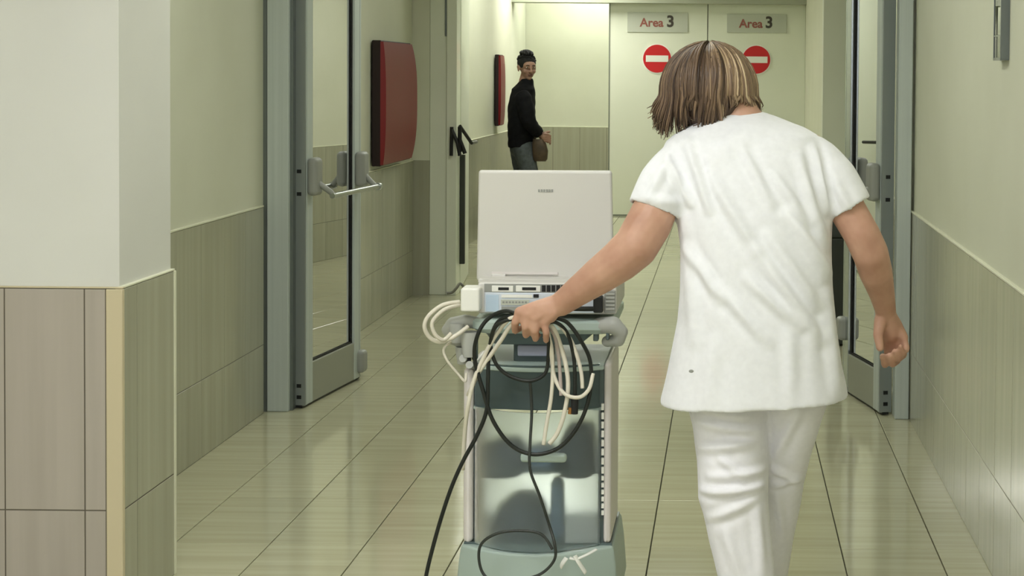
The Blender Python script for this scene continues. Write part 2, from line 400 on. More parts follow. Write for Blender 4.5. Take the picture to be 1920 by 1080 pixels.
def leaf(a, b, side, name_d, boxz, m_lock):
    """a hinge end, b free end on the ground, side +1 if the corridor is on the right-hand side of a->b"""
    L_ = (Vector(b)-Vector(a)).length; e = lambda d_: lp(a, b, d_/L_)
    m = MB(); slab(m, a, e(.012), .012, 2.27, .056); hinge = m.build('door_leaf', m_alum, name_d, bevel=.002)
    # stiles
    m = MB(); slab(m, e(.012), e(.105), .012, 2.27, .05); slab(m, e(.022), e(.03), .012, 2.27, .056)
    m.build('hinge_stile', m_alu, hinge, bevel=.003)
    m = MB(); slab(m, e(L_-.10), e(L_-.03), .012, 2.27, .05); slab(m, e(L_-.022), b, .012, 2.27, .044); m.build('lock_stile', m_lock, hinge, bevel=.003)
    m = MB(); slab(m, e(L_-.03), e(L_-.022), .02, 2.26, .046); slab(m, e(L_), e(L_+.006), .02, 2.26, .03); m.build('edge_seal', m_alud, hinge)
    m = MB(); slab(m, e(.105), e(L_-.10), .012, .19, .046); m.build('kick_panel', m_alub, hinge, bevel=.003)
    m = MB(); slab(m, e(.105), e(L_-.10), 2.16, 2.27, .046); m.build('top_rail', m_alu, hinge, bevel=.003)
    m = MB(); slab(m, e(.10), e(L_-.095), .19, 2.16, .010); m.build('glass_pane', m_glass, hinge)
    m = MB()
    for s_ in (-1, 1):
        slab(m, e(.105), e(.113), .19, 2.16, .006, s_*.010); slab(m, e(L_-.108), e(L_-.10), .19, 2.16, .006, s_*.010); slab(m, e(.105), e(L_-.10), .19, .198, .006, s_*.010)
    m.build('gasket', m_rubber, hinge)
    m = MB(); slab(m, a, b, .003, .014, .03); m.build('brush_seal', m_black, hinge)
    # latch case low on the free edge, mortice screws on the hinge edge
    m = MB(); slab(m, e(L_-.06), e(L_+.018), boxz-.055, boxz+.055, .11); m.build('floor_latch', m_grey, hinge, bevel=.02, seg=4)
    m = MB()
    for z in (.10,.05,.95,1.05,1.9): slab(m, e(-.002), e(.002), z-.008, z+.008, .02)
    m.build('screw', m_black, hinge)
    # push bar: two cases, two arms, one round bar
    dv = (Vector((b[0],b[1],0))-Vector((a[0],a[1],0))).normalized(); nv = Vector((dv.y,-dv.x,0))*side
    P3 = lambda d_, o_, z: Vector((*e(d_), z)) + nv*o_
    for nm, d0 in (('bar_case',.06),('bar_case',L_-.07)):
        m = MB(); slab(m, e(d0-.045), e(d0+.045), .94, 1.11, .05, side*.05); m.build(nm, m_grey, hinge, bevel=.022, seg=4)
    m = MB(); m.tube([P3(.06,.06,1.0), P3(.07,.12,.955), P3(.075,.13,.94)], .013, 10); m.tube([P3(L_-.07,.06,1.0), P3(L_-.06,.10,.955), P3(L_-.055,.115,.94)], .013, 10)
    m.build('bar_arm', m_grey, hinge, smooth=True)
    m = MB(); m.cyl(P3(.06,.13,.94), P3(L_-.02,.118,.94), .0125, seg=16); m.cyl(P3(L_-.04,.118,.94), P3(L_-.015,.118,.94), .018, seg=16); m.build('push_bar', m_chrome, hinge, smooth=True)
    return hinge
leaf((-1.885,7.60), (-1.795,8.36), 1, d1, .09, m_alu)
leaf((.705,7.56), (.575,8.16), -1, d1, .30, m_chrome2)

# ------------------------------------------------------------------ second pair of fire doors
d2 = thing('door_2', 'second fire door pair further down the corridor, standing open', None, (-.6,YF2,0), kind='structure')
MB().box((-1.995,YF2,0),(-1.86,YF2+.12,2.4)).box((-1.88,YF2-.02,0),(-1.812,YF2+.14,2.4)).build('frame_post', m_doorwhite, d2, bevel=.004)
MB().box((-2.25,YF2-.015,0),(-1.995,YF2+.05,.905)).build('frame_return', m_dado, d2)
MB().box((-2.25,YF2-.012,.905),(-1.995,YF2+.05,2.75)).build('frame_return', m_paint, d2)
MB().box((.635,YF2,0),(.80,YF2+.12,2.4)).build('frame_post', m_doorwhite, d2, bevel=.004)
MB().box((-2.25,YF2,2.4),(.80,YF2+.12,2.75)).build('frame_head', m_doorwhite, d2)
lf = MB(); slab(lf, (-1.835,YF2+.15), (-1.93,YF2+1.15), .01, 2.35, .05); hl = lf.build('door_leaf', m_doorwhite, d2, bevel=.003)
lf = MB(); slab(lf, (.70,YF2+.15), (.73,YF2+1.15), .01, 2.35, .05); hr = lf.build('door_leaf', m_doorwhite, d2, bevel=.003)
m = MB(); p0, p1 = at(865,290,YF2+.13), at(865,495,YF2+.13); m.box((p0.x-.024,YF2+.125,p1.z),(p0.x+.024,YF2+.16,p0.z)); m.build('shoot_bolt', m_bin, hl, bevel=.003)
m = MB(); p0 = at(840,68,YF2); m.box((p0.x-.02,YF2-.012,p0.z),(p0.x+.012,YF2+.01,p0.z+.27)); m.build('hinge', m_alud, hl, bevel=.003)
m = MB(); Yh = YF2-.05
m.tube([at(846,292,Yh), at(847,238,Yh)], .012, 8); m.tube([at(847,243,Yh), at(858,268,Yh), at(862,292,Yh)], .013, 8)
m.tube([at(862,236,Yh), at(884,268,Yh+.1)], .012, 8); m.tube([at(862,238,Yh), at(862,285,Yh)], .014, 8); m.tube([at(862,262,Yh), at(872,288,Yh)], .014, 8)
m.tube([at(884,268,Yh+.1), at(893,266,Yh+.75)], .012, 8)
m.build('push_bar', m_black, hl, smooth=True)

# ------------------------------------------------------------------ far double doors (area 3)
zt = at(1300,7,YD).z
xL, xM, xR = at(1143,200,YD).x, at(1327,60,YD).x, at(1509,200,YD).x
dl = structure(MB().box((xL,YD,.006),(xM-.004,YD+.05,zt)), 'door_3', m_doorwhite, 'left leaf of the pale far double door', bevel=.004)
dr = structure(MB().box((xM+.004,YD,.006),(xR,YD+.05,zt)), 'door_4', m_doorwhite, 'right leaf of the pale far double door', bevel=.004)
MB().box((xL-.012,YD-.004,.006),(xL,YD+.05,zt)).build('edge_strip', m_bev, dl); MB().box((xM-.004,YD+.01,.006),(xM+.004,YD+.04,zt)).build('centre_seal', m_rubber, dl)
MB().box((xL,YD-.004,.0),(xM,YD+.0,.018)).build('bottom_seal', m_bev, dl); MB().box((xM,YD-.004,.0),(xR,YD+.0,.018)).build('bottom_seal', m_bev, dr)
def text_mesh(body, size, mat_, name, parent, loc, bold=0.0, rotx=math.pi/2, rotz=0):
    cu = bpy.data.curves.new(name, 'FONT'); cu.body = body; cu.size = size; cu.extrude = .001; cu.offset = bold; cu.align_x = 'CENTER'; cu.align_y = 'CENTER'
    o = bpy.data.objects.new(name, cu); C.objects.link(o); dg = bpy.context.evaluated_depsgraph_get(); dg.update()
    me = bpy.data.meshes.new_from_object(o.evaluated_get(dg)); bpy.data.objects.remove(o)
    M = Matrix.Translation(loc) @ Euler((rotx,0,rotz)).to_matrix().to_4x4(); me.transform(M)
    me.materials.clear(); me.materials.append(mat_); o = bpy.data.objects.new(name, me); C.objects.link(o); adopt(o, parent); return o
def area_sign(px0, px1, py0, py1, txa, tx3, ty, label):
    a, b = at(px0,py1,YD-.012), at(px1,py0,YD-.012)
    t = thing('area_sign', label, 'sign', ((a.x+b.x)/2,YD-.01,a.z), 'area signs on the far doors')
    MB().box((a.x,YD-.012,a.z),(b.x,YD-.0005,b.z)).build('plate', m_plate, t, bevel=.002)
    q = at(txa,ty+1,YD-.0135); text_mesh('Area', .125, m_platered, 'lettering', t, (q.x,YD-.0135,q.z), .003)
    q = at(tx3,ty-1,YD-.0135); text_mesh('3', .165, m_platedark, 'numeral', t, (q.x,YD-.0135,q.z), .005)
area_sign(1176,1290,24,60, 1222,1257,42, 'grey Area 3 plate on the left leaf of the far double door')
area_sign(1363,1475,27,61, 1408,1442,44, 'grey Area 3 plate on the right leaf of the far double door')
def no_entry(px, py, label):
    c = at(px,py,YD-.01); t = thing('no_entry_sign', label, 'sign', (c.x,YD-.008,c.z), 'no entry signs on the far doors')
    MB().cyl((c.x,YD-.006,c.z),(c.x,YD-.0005,c.z),.158,seg=48).build('backing', m_signwhite, t)
    MB().cyl((c.x,YD-.009,c.z),(c.x,YD-.005,c.z),.147,seg=48).build('disc', m_signred, t)
    MB().box((c.x-.118,YD-.0115,c.z-.034),(c.x+.118,YD-.0085,c.z+.034)).build('bar', m_signwhite, t)
no_entry(1232,110,'round red no entry sign on the left leaf of the far doors')
no_entry(1418,112,'round red no entry sign on the right leaf of the far doors')

# ------------------------------------------------------------------ wall fittings
def hose_cabinet(x_w, y0, y1, z0, z1, proj, bulge, label):
    t = thing('hose_cabinet', label, 'cabinet', (x_w,(y0+y1)/2,z0), 'red cabinets on the left wall')
    MB().box((x_w,y0,z0),(x_w+proj,y1,z1)).build('body', m_redd, t, bevel=.006)
    n = 16; rings = []
    for i in range(n+1):
        u = i/n; z = z0+.008+(z1-z0-.016)*u; bx = bulge*max(0,1-abs(2*u-1)**3)
        rings.append([(x_w+proj-.004,y0+.0,z),(x_w+proj+.012+bx*.45,y0+.01,z),(x_w+proj+.012+bx,(y0+y1)/2,z),(x_w+proj+.012+bx,y1-.02,z),(x_w+proj-.004,y1,z)])
    MB().loft(rings).build('door', m_red, t, smooth=True)
p0, p1 = at(683,75,10.2), at(683,312,10.2)
hose_cabinet(WL2-.002, 10.2, 11.15, p1.z, p0.z, .055, .035, 'large red hose cabinet with bulging front beside the glass door')
p0, p1 = at(912,102,16.7), at(912,236,16.7)
hose_cabinet(WL3-.002, 16.7, 17.0, p1.z, p0.z, .04, .015, 'narrow red cabinet on the far left wall near the man')
# acrylic sign holder seen nearly edge on, right wall
yA, yB = 5.0, 5.13; zb = at(1879,110,5.05).z
t = thing('sign_holder', 'clear acrylic sign holder high on the right wall', 'sign holder', (WR,5.07,zb))
MB().box((WR+.002,yA,zb),(WR+T,yB,zb+.42)).build('back_plate', m_plate, t, bevel=.002)
MB().box((WR-.012,yA,zb),(WR-.008,yB,zb+.42)).build('front_plate', m_clear, t)
MB().box((WR-.014,yA-.005,zb-.003),(WR+T,yA+.006,zb+.42)).box((WR-.014,yB-.006,zb-.003),(WR+T,yB+.002,zb+.42)).box((WR-.014,yA,zb-.005),(WR+T,yB,zb+.003)).box((WR-.013,yA,zb+.065),(WR+T,yB,zb+.069)).build('rim', m_alud, t)
# small plate at the top of the left wall
q = at(722,14,9.8); t = MB().box((WL2-T,9.75,q.z),(WL2-T+.02,9.83,q.z+.25)).build('wall_sign', m_signwhite, None, bevel=.002)
tag(t, 'small white plate high on the left wall above the red cabinet', 'sign')
# dark bin behind the right-hand glazed leaf
bx0, bx1 = at(1553,600,9.5).x, at(1587,600,9.5).x
t = thing('waste_bin', 'dark upright bin by the right wall, seen beside the white tunic', 'bin', ((bx0+bx1)/2,9.6,0))
rings = []
for z, k in ((.01,.9),(.55,1),(.60,1)): rings.append([((bx0+bx1)/2+sx*(bx1-bx0)/2*k, 9.6+sy*.12*k, z) for sx, sy in ((-1,-1),(1,-1),(1,1),(-1,1))])
MB().loft(rings).build('body', m_bin, t, bevel=.01); rings = [[(x_,y_,z_+dz) for x_,y_,z_ in rings[-1]] for dz in (0,.03)] + [[((bx0+bx1)/2+(x_-(bx0+bx1)/2)*.7, 9.6+(y_-9.6)*.7, .72) for x_,y_,z_ in rings[-1]]]
MB().loft(rings).build('lid', m_bin, t, bevel=.008)

# ------------------------------------------------------------------ people: shared builders
def ring(c, rx, ry, n=40, p=2.3, tilt=0.0):
    """horizontal superellipse ring around c; tilt lifts z along x"""
    out = []
    for k in range(n):
        a = 2*math.pi*k/n; ca, sa = math.cos(a), math.sin(a)
        x = math.copysign(abs(ca)**(2/p), ca)*rx; y = math.copysign(abs(sa)**(2/p), sa)*ry
        out.append(Vector((c.x+x, c.y+y, c.z+x*tilt)))
    return out
def rows_loft(mb, rows, Y, p=2.3, cup=0.0):
    rings = []
    for r in rows:
        yl, yr, xl, xr, dy, dh = r
        a, b = at(xl, yl, Y+dy), at(xr, yr, Y+dy); c = (a+b)/2; rx = (b.x-a.x)/2
        rings.append(ring(c, rx, dh, p=p, tilt=(b.z-a.z)/(2*rx)))
    if cup:
        last = rings[-1]; c = sum(last, Vector())/len(last)
        rings.append([c+(v-c)*.93 for v in last]); rings.append([c+(v-c)*.93+Vector((0,0,cup)) for v in last])
    mb.loft(rings)
def sleeve(mb, pts, rs, cup=.03, seg=24):
    pts = smooth_path(pts, 4); n = len(pts); rr = [rs[0]+0]*n
    m = len(rs)
    for i in range(n):
        u = i/(n-1)*(m-1); k = min(int(u), m-2); rr[i] = rs[k]+(rs[k+1]-rs[k])*(u-k)
    t = MB(); t.tube(pts, rr, seg); rings = [[Vector(v) for v in t.v[i*seg:(i+1)*seg]] for i in range(n)]
    d = (pts[-1]-pts[-2]).normalized(); c = pts[-1]
    rings.append([c+(v-c)*.84 for v in rings[-1]]); rings.append([v-d*cup for v in rings[-1]])
    mb.loft(rings)
def head(mb, c, R, k=1.0):
    """head with face into mb; local axes x right, y forward, z up. returns a local->world function"""
    T_ = lambda x, y, z: Vector(c) + R @ (Vector((x,y,z))*k)
    E_ = lambda p, r: mb.ell(T_(*p), tuple(q*k for q in r), R, 28, 18)
    E_((0,-.012,.035),(.074,.094,.088)); E_((0,.022,-.030),(.058,.066,.072)); E_((0,.066,-.082),(.024,.020,.018))
    E_((0,.060,.030),(.058,.036,.045)); E_((-.040,.060,-.022),(.022,.022,.022)); E_((.040,.060,-.022),(.022,.022,.022))
    mb.limb([T_(0,.092,.022), T_(0,.104,.0), T_(0,.112,-.018)], [.008*k,.0095*k,.0125*k])
    E_((-.012,.104,-.021),(.008,.010,.007)); E_((.012,.104,-.021),(.008,.010,.007))
    E_((-.030,.088,.038),(.020,.008,.006)); E_((.030,.088,.038),(.020,.008,.006))
    for s_ in (-1,1): E_((s_*.078,-.006,-.002),(.008,.020,.031)); E_((s_*.082,-.014,.012),(.008,.016,.018))
    return T_
def face_parts(T_, R, k, parent, hairmat, lips=None):
    for s_ in (-1,1):
        e = MB().ell(T_(s_*.030,.083,.016), (.0125*k,.008*k,.0062*k), R, 16, 10).build('eye', m_eye, parent, smooth='all')
        MB().ell(T_(s_*.030,.0895,.016), (.0055*k,.003*k,.0055*k), R, 14, 8).build('iris', m_iris, e, smooth='all')
        MB().tube([T_(s_*.014,.095,.032), T_(s_*.030,.096,.038), T_(s_*.046,.088,.033)], [.003*k,.004*k,.002*k], 8).build('eyebrow', hairmat, parent, smooth='all')
    MB().ell(T_(0,.089,-.048), (.024*k,.007*k,.005*k), R, 18, 10).ell(T_(0,.089,-.055), (.019*k,.008*k,.006*k), R, 18, 10).build('mouth', lips or m_lips, parent, smooth='all')
def fold_fn(folds, rnd=0.0, noise=.0):
    F_ = [(Vector((a[0],0,a[1])), Vector((b[0],0,b[1])), w_, amp) for a, b, w_, amp in folds]
    def f(co, no):
        disp = np.zeros(len(co)); mask = np.clip(-no[:,1]*2.0, 0, 1)
        for a, b, w_, amp in F_:
            ab = np.array([b.x-a.x, b.z-a.z]); l2 = (ab**2).sum(); q = co[:,[0,2]]-np.array([a.x,a.z])
            t = (q@ab)/l2; tc = np.clip(t,0,1); d = np.sqrt(((q-tc[:,None]*ab)**2).sum(1))
            tap = np.clip(np.sin(np.pi*np.clip(tc*.9+.05,0,1)),0,1)**.6
            disp += amp*np.exp(-(d/w_)**2)*tap - amp*.45*np.exp(-((d-w_*1.7)/(w_*.9))**2)*tap
        disp *= mask
        if noise:
            x, y, z = co[:,0]*1., co[:,1]*1., co[:,2]*1.
            disp += noise*(np.sin(23*x+9*z+2)*np.sin(17*z-11*x+y*13)+.5*np.sin(47*x-31*z+1)*np.sin(39*z+21*y))
        return co + no*disp[:,None]
    return f
def add_tone(o, tones):
    a = o.data.attributes.new('tone', 'FLOAT', 'POINT'); a.data.foreach_set('value', tones)

# ------------------------------------------------------------------ the nurse
YW = 4.32
def P(px, py, dy=0.0): return at(px, py, YW+dy)
nurse = thing('person', 'person in white tunic and trousers seen from behind, one hand gripping cables at the cart', 'person', (P(1400,600).x, YW, 0))
b = MB()
torso = [(205,205,1352,1420,.10,.045),(225,222,1325,1450,.09,.06),(262,255,1262,1530,.06,.08),(320,320,1256,1548,.03,.10),(420,420,1284,1548,.01,.11),(560,560,1288,1548,.0,.115),(680,680,1288,1550,.0,.115),(705,705,1310,1520,.01,.09)]
rows_loft(b, torso, YW)
b.limb([P(1392,240,.09), P(1380,200,.10), P(1362,168,.11)], [.062,.052,.050])
Rh = Matrix.Rotation(math.radians(-14),3,'Y') @ Matrix.Rotation(math.radians(12),3,'Z') @ Matrix.Rotation(math.radians(-24),3,'X')
Tn = head(b, P(1333,172,.13), Rh, 1.0)
# left arm (image left) reaching to the cables
b.limb([P(1282,300,.05), P(1240,365,-.01), P(1216,420,-.04), P(1192,462,-.06), P(1163,488,-.055), P(1125,516,-.04), P(1085,545,-.02), P(1052,570,-.0)], [.055,.054,.058,.056,.053,.047,.038,.031])
b.ell(P(1190,470,-.075), (.040,.03,.036))
# hand closed round the cables, knuckles towards the left
hw = (1052,570,.0)
kn = [(974,585,-.012),(987,590,-.018),(1003,596,-.020),(1021,603,-.015)]
for (x,y,d) in kn: b.limb([P(1046,571,.0), P((x+1046)/2,(y+569)/2,-.012), P(x,y,d)], [.027,.020,.0135])
b.limb([P(1030,590,.0), P(1005,596,.0)], [.022,.018])
fing = [[(974,585,-.012),(966,604,-.012),(966,620,.010),(975,616,.030)],[(987,590,-.018),(985,613,-.020),(986,628,.004),(992,622,.028)],[(1003,596,-.020),(1003,620,-.022),(1004,635,.002),(1008,627,.026)],[(1021,603,-.015),(1024,624,-.018),(1024,638,.002),(1024,630,.022)]]
for f, r in zip(fing, ((.0115,.0105,.0095,.008),(.0115,.0105,.0095,.008),(.011,.010,.009,.008),(.010,.009,.008,.007))):
    b.limb([P(*q) for q in f], r)
b.limb([P(1036,572,.02), P(1008,584,.045), P(990,596,.055), P(982,606,.045)], [.018,.014,.012,.010])
# right arm hanging
b.limb([P(1518,285,.05), P(1556,340,.03), P(1590,395,.01), P(1616,440,.0), P(1632,475,.01), P(1642,510,.04), P(1653,548,.09), P(1661,584,.13)], [.048,.048,.047,.046,.046,.043,.034,.027])
b.limb([P(1658,580,.13), P(1672,622,.15)], [.026,.030]); 
kr = [(1664,650,.165),(1677,648,.155),(1687,642,.145),(1694,633,.135)]
for q in kr: b.limb([P(1663,588,.13), P((1663+q[0])/2,(590+q[1])/2,.15), P(*q)], [.022,.020,.0135])
fr = [[(1664,650,.165),(1666,676,.160),(1659,684,.135),(1655,668,.115)],[(1677,648,.155),(1682,676,.150),(1673,683,.122),(1667,667,.105)],[(1687,642,.145),(1694,665,.138),(1685,673,.112),(1678,659,.098)],[(1694,633,.135),(1700,654,.125),(1694,662,.104),(1688,650,.092)]]
for f, r in zip(fr, ((.0115,.0105,.0095,.0085),(.0115,.0105,.0095,.0085),(.011,.010,.009,.008),(.010,.009,.008,.007))): b.limb([P(*q) for q in f], r)
b.limb([P(1652,598,.12), P(1646,628,.10), P(1650,652,.09)], [.018,.013,.0105])
# legs inside the trousers
b.limb([P(1368,790,.02), P(1375,905,-.01), P(1402,1100,-.03), P(1404,1228,-.03)], [.085,.060,.048,.036])
b.limb([P(1480,790,.05), P(1464,905,.12), P(1434,1080,.26), P(1434,1150,.30)], [.075,.050,.042,.034])
for (x,y,d) in ((1404,1236,-.03),(1434,1166,.30)): b.limb([P(x,y,d), P(x,y+10,d)+Vector((0,.12,0))], [.034,.026])
organic(b, 'body', m_skin, nurse, .0042, 3)
face_parts(Tn, Rh, 1.0, nurse, m_hair)
# tunic
t = MB()
rows = [(211,208,1346,1424,.105,.050),(217,213,1330,1440,.10,.066),(229,224,1304,1470,.09,.084),(246,238,1272,1508,.075,.098),(266,256,1247,1538,.06,.112),(300,295,1238,1556,.045,.122),(350,350,1246,1562,.03,.130),(400,400,1266,1562,.02,.134),(460,460,1275,1560,.01,.136),(540,540,1274,1562,.0,.140),(600,600,1270,1567,.0,.146),(680,680,1254,1578,.0,.156),(720,712,1245,1585,.0,.162),(757,743,1236,1591,.0,.168)]
rows_loft(t, rows, YW, cup=.03)
sleeve(t, [P(1325,292,.06), P(1280,306,.045), P(1249,345,.0), P(1227,396,-.02)], [.040,.060,.070,.069])
sleeve(t, [P(1475,285,.06), P(1520,296,.045), P(1560,338,.02), P(1594,392,.01)], [.040,.060,.066,.060])
q2 = lambda x, y: (at(x,y,4.2).x, at(x,y,4.2).z)
FO = [((1286,268),(1330,395),.010,.007),((1250,300),(1292,385),.009,.006),((1330,330),(1420,470),.013,.006),((1420,470),(1540,640),.014,.007),((1392,280),(1446,385),.010,.005),
 ((1452,330),(1520,420),.010,.005),((1480,400),(1560,520),.013,.008),((1440,440),(1535,575),.012,.006),((1290,470),(1350,560),.012,.006),((1350,540),(1440,640),.012,.005),((1284,420),(1300,640),.014,.005),
 ((1400,520),(1500,612),.012,.006),((1480,620),(1484,735),.014,.003),((1555,560),(1572,735),.014,.005),((1340,640),(1330,745),.015,.003),((1530,280),(1556,400),.010,.007),((1500,300),(1552,470),.012,.005),
 ((1205,372),(1272,385),.010,.003),((1255,290),(1215,370),.010,.004),((1570,350),(1600,400),.010,.004),((1420,240),(1330,300),.02,.003)]
organic(t, 'tunic', m_cloth, nurse, .0055, 9, post=fold_fn([(q2(*a), q2(*c), w_*1.15, amp*1.9) for a, c, w_, amp in FO], noise=.0007))
MB().ell(P(1296,696,-.155), (.006,.002,.004)).build('stain', m_grey, nurse, smooth='all')
# neckline band, sleeve hems
nb = MB(); rg = [P(1346,213,.10)]
# trousers
t = MB()
rows_loft(t, [(700,700,1285,1445,.02,.115),(760,760,1290,1442,.02,.110),(800,800,1299,1442,.02,.105),(860,860,1306,1441,.0,.098),(905,905,1308,1441,-.01,.095),(932,932,1308,1441,-.01,.093),(960,960,1318,1443,-.015,.086),(1000,1000,1327,1446,-.02,.082),(1080,1080,1346,1453,-.03,.078),(1160,1160,1352,1454,-.03,.078),(1226,1226,1354,1454,-.03,.080)], YW, cup=.03)
rows_loft(t, [(700,700,1425,1560,.03,.115),(750,745,1428,1553,.03,.110),(800,800,1436,1536,.06,.100),(850,850,1430,1521,.09,.092),(905,905,1418,1507,.12,.085),(940,940,1412,1502,.15,.080),(1000,1000,1402,1490,.20,.076),(1080,1080,1388,1477,.26,.072),(1155,1155,1388,1478,.30,.074)], YW, cup=.03)
t.ell(P(1425,690,.02), (.185,.115,.10))
PF = [((1310,800),(1430,820),.012,.006),((1312,850),(1420,835),.012,.007),((1330,900),(1440,890),.010,.005),((1310,930),(1430,920),.010,.007),((1345,860),(1400,905),.010,.005),((1330,980),(1420,940),.012,.005),
 ((1450,905),(1505,930),.010,.007),((1455,940),(1500,925),.009,.005),((1500,780),(1455,880),.012,.005),((1360,1000),(1385,1080),.014,.005),((1420,960),(1430,1080),.012,.005),((1460,960),(1475,1060),.010,.005),((1320,770),(1400,790),.012,.004)]
organic(t, 'trousers', m_pants, nurse, .0055, 4, post=fold_fn([(q2(*a), q2(*c), w_, amp*1.5) for a, c, w_, amp in PF], noise=.001))
# shoes
def shoe(c, k, m_, parent, R=None):
    s_ = MB(); R = R or Matrix.Identity(3)
    f = lambda x,y,z: Vector(c)+R@Vector((x*k,y*k,z*k))
    s_.loft([[f(math.cos(a)*wx, yy+math.sin(a)*wy, z) for a in [2*math.pi*i/24 for i in range(24)]] for (wx,wy,yy,z) in ((.040,.125,.05,.0),(.046,.135,.05,.015),(.046,.130,.05,.035),(.040,.115,.045,.060),(.032,.075,.01,.085),(.026,.05,-.01,.10))])
    s_.build('shoe', m_, parent, smooth=True)
shoe((P(1404,1236,-.03).x, YW-.03, 0), 1.0, m_shoe, nurse); shoe((P(1434,1166,.30).x, YW+.30, 0), 1.0, m_shoe, nurse)
# hair: a bob of separate locks over a thin under layer
def nurse_hair():
    rnd = random.Random(11); V = []; Fc = []; Tn_ = []
    c = P(1329,172,.115); rx, ry, rz = .118, .112, .122
    xp = [1215,1236,1250,1268,1284,1290,1304,1312,1345,1368,1384,1400,1414,1424,1440]; yp = [200,220,252,244,232,200,200,240,230,198,186,190,208,212,200]
    base = MB().ell(c, (rx*.92,ry*.92,rz*.93), nu=32, nv=20); V += base.v; Fc += base.f; Tn_ += [.12]*len(base.v)
    def lock(phi, t0, lift, wid, tone, endj):
        # phi 0 faces the camera (-Y), positive towards image right
        sx, sy = math.sin(phi), -math.cos(phi); front = math.cos(phi) < -.55
        pts = []; r_ = 1+lift
        th_end = math.radians(92); wv = rnd.uniform(.02,.09); wf_ = rnd.uniform(2,5); wp = rnd.uniform(0,6)
        for i in range(9):
            th = t0+(th_end-t0)*i/8
            sw = .16*math.sin(th*1.5+phi*3)+wv*math.sin(th*wf_+wp)
            pts.append(c+Vector((math.sin(phi+sw*.4)*math.sin(th)*rx*r_, -math.cos(phi+sw*.4)*math.sin(th)*ry*r_, math.cos(th)*rz*r_)))
        if front:
            pts = pts[:6]; 
        else:
            p = pts[-1]; pxx = 1329 + (p.x-c.x)*735
            ye = np.interp(pxx, xp, yp)+endj; drop = max(.01, (ye-172)/735 + 0.0)
            inn = .10 if abs(sx) < .75 else -.03
            curl = rnd.uniform(-.014,.014)-(.008 if sx < -.7 else 0)
            for i in range(1,7):
                u = i/6
                pts.append(p+Vector((-(p.x-c.x)*inn*u*u + curl*2.2*u*u*(1.4-u), -(p.y-c.y)*.22*u*u + curl*.5*u, -drop*u)))
            if rnd.random() < .18: pts[-1] += Vector((rnd.uniform(-.018,.018),rnd.uniform(-.012,.012),rnd.uniform(-.004,.012)))
        n = len(pts); rs = [wid*(.35+.65*min(1,i/3.0))*(1 if i < n-4 else (n-i)/4.5+.12) for i in range(n)]
        m = MB().tube(pts, rs, 6, flat=.55)
        k = len(V); V.extend(m.v); Fc.extend([tuple(i+k for i in f) for f in m.f]); Tn_.extend([tone]*len(m.v))
    for i in range(1150):
        phi = rnd.uniform(-math.pi, math.pi); s_ = math.sin(phi)
        clump = .5+.5*math.sin(phi*9+1.3*math.sin(phi*4))
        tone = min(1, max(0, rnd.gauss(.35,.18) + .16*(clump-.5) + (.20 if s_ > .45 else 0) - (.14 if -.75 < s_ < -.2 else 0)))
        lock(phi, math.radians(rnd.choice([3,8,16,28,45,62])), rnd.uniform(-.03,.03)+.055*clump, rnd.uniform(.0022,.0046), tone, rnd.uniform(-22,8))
    me = bpy.data.meshes.new('hair'); me.from_pydata([tuple(v) for v in V], [], Fc); me.update()
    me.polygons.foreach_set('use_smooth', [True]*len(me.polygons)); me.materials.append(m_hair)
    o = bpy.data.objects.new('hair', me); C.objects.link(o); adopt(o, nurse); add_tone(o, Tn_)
nurse_hair()

# ------------------------------------------------------------------ the man by the far wall
YM = 16.6
def Q(px, py, dy=0.0): return at(px, py, YM+dy)
man = thing('person', 'person in black jacket and grey jeans standing by the far left wall, head turned', 'person', (Q(980,300).x, YM, 0))
b = MB(); Rm = Matrix.Rotation(math.radians(-152),3,'Z') @ Matrix.Rotation(math.radians(-6),3,'X')
b.limb([Q(983,165), Q(984,152), Q(986,142)], [.07,.056,.052])
Tm = head(b, Q(988,128), Rm, 1.06)
rows_loft(b, [(165,165,976,996,0,.08),(180,180,964,996,0,.12),(260,260,960,998,0,.14),(280,280,962,998,0,.13)], YM)
armR = [Q(982,186,-.17), Q(991,226,-.22), Q(1012,251,-.14)]; armL = [Q(982,186,.17), Q(992,226,.18), Q(1010,250,.06)]
for A_ in (armR, armL):
    b.limb(A_, [.05,.04,.028])
h = Q(1018,257,-.13)
b.limb([armR[2], h], [.026,.03])
for i in range(4):
    z = -.028*i*.8; b.limb([h+Vector((.01,-.01,z+.03)), h+Vector((.05,-.02,z+.028)), h+Vector((.072,-.01,z+.012)), h+Vector((.066,.012,z))], [.013,.0105,.010,.009])
b.limb([h, h+Vector((.03,.02,.045)), h+Vector((.06,.02,.05))], [.018,.013,.011])
h2 = Q(1016,256,.05); b.limb([armL[2], h2], [.026,.03])
for i in range(4): b.limb([h2+Vector((.01,0,-.022*i+.03)), h2+Vector((.05,-.01,-.022*i+.02)), h2+Vector((.06,-.03,-.022*i+.01))], [.012,.0105,.009])
b.limb([h2, h2+Vector((.03,-.03,.04))], [.018,.012])
legR = [Q(982,278,-.09), Q(997,345,-.10), Q(996,415,-.10)]; legL = [Q(975,278,.09), Q(984,345,.10), Q(968,415,.10)]
for A_ in (legR, legL): b.limb(A_+[A_[2]+Vector((0,0,-.04)), A_[2]+Vector((.12,0,-.055))], [.08,.055,.04,.036,.028])
organic(b, 'body', m_skin2, man, .006, 2)
face_parts(Tm, Rm, 1.06, man, m_hairk, m_lips2)
b = MB()
rows_loft(b, [(147,147,977,999,0,.065),(152,152,975,1000,0,.07),(159,159,969,1000,0,.09),(167,167,960,1002,0,.15),(182,182,957,1002,0,.20),(210,210,952,1004,0,.215),(240,240,952,1004,0,.20),(268,268,952,1003,0,.19),(276,276,953,1003,0,.19)], YM, cup=.02)
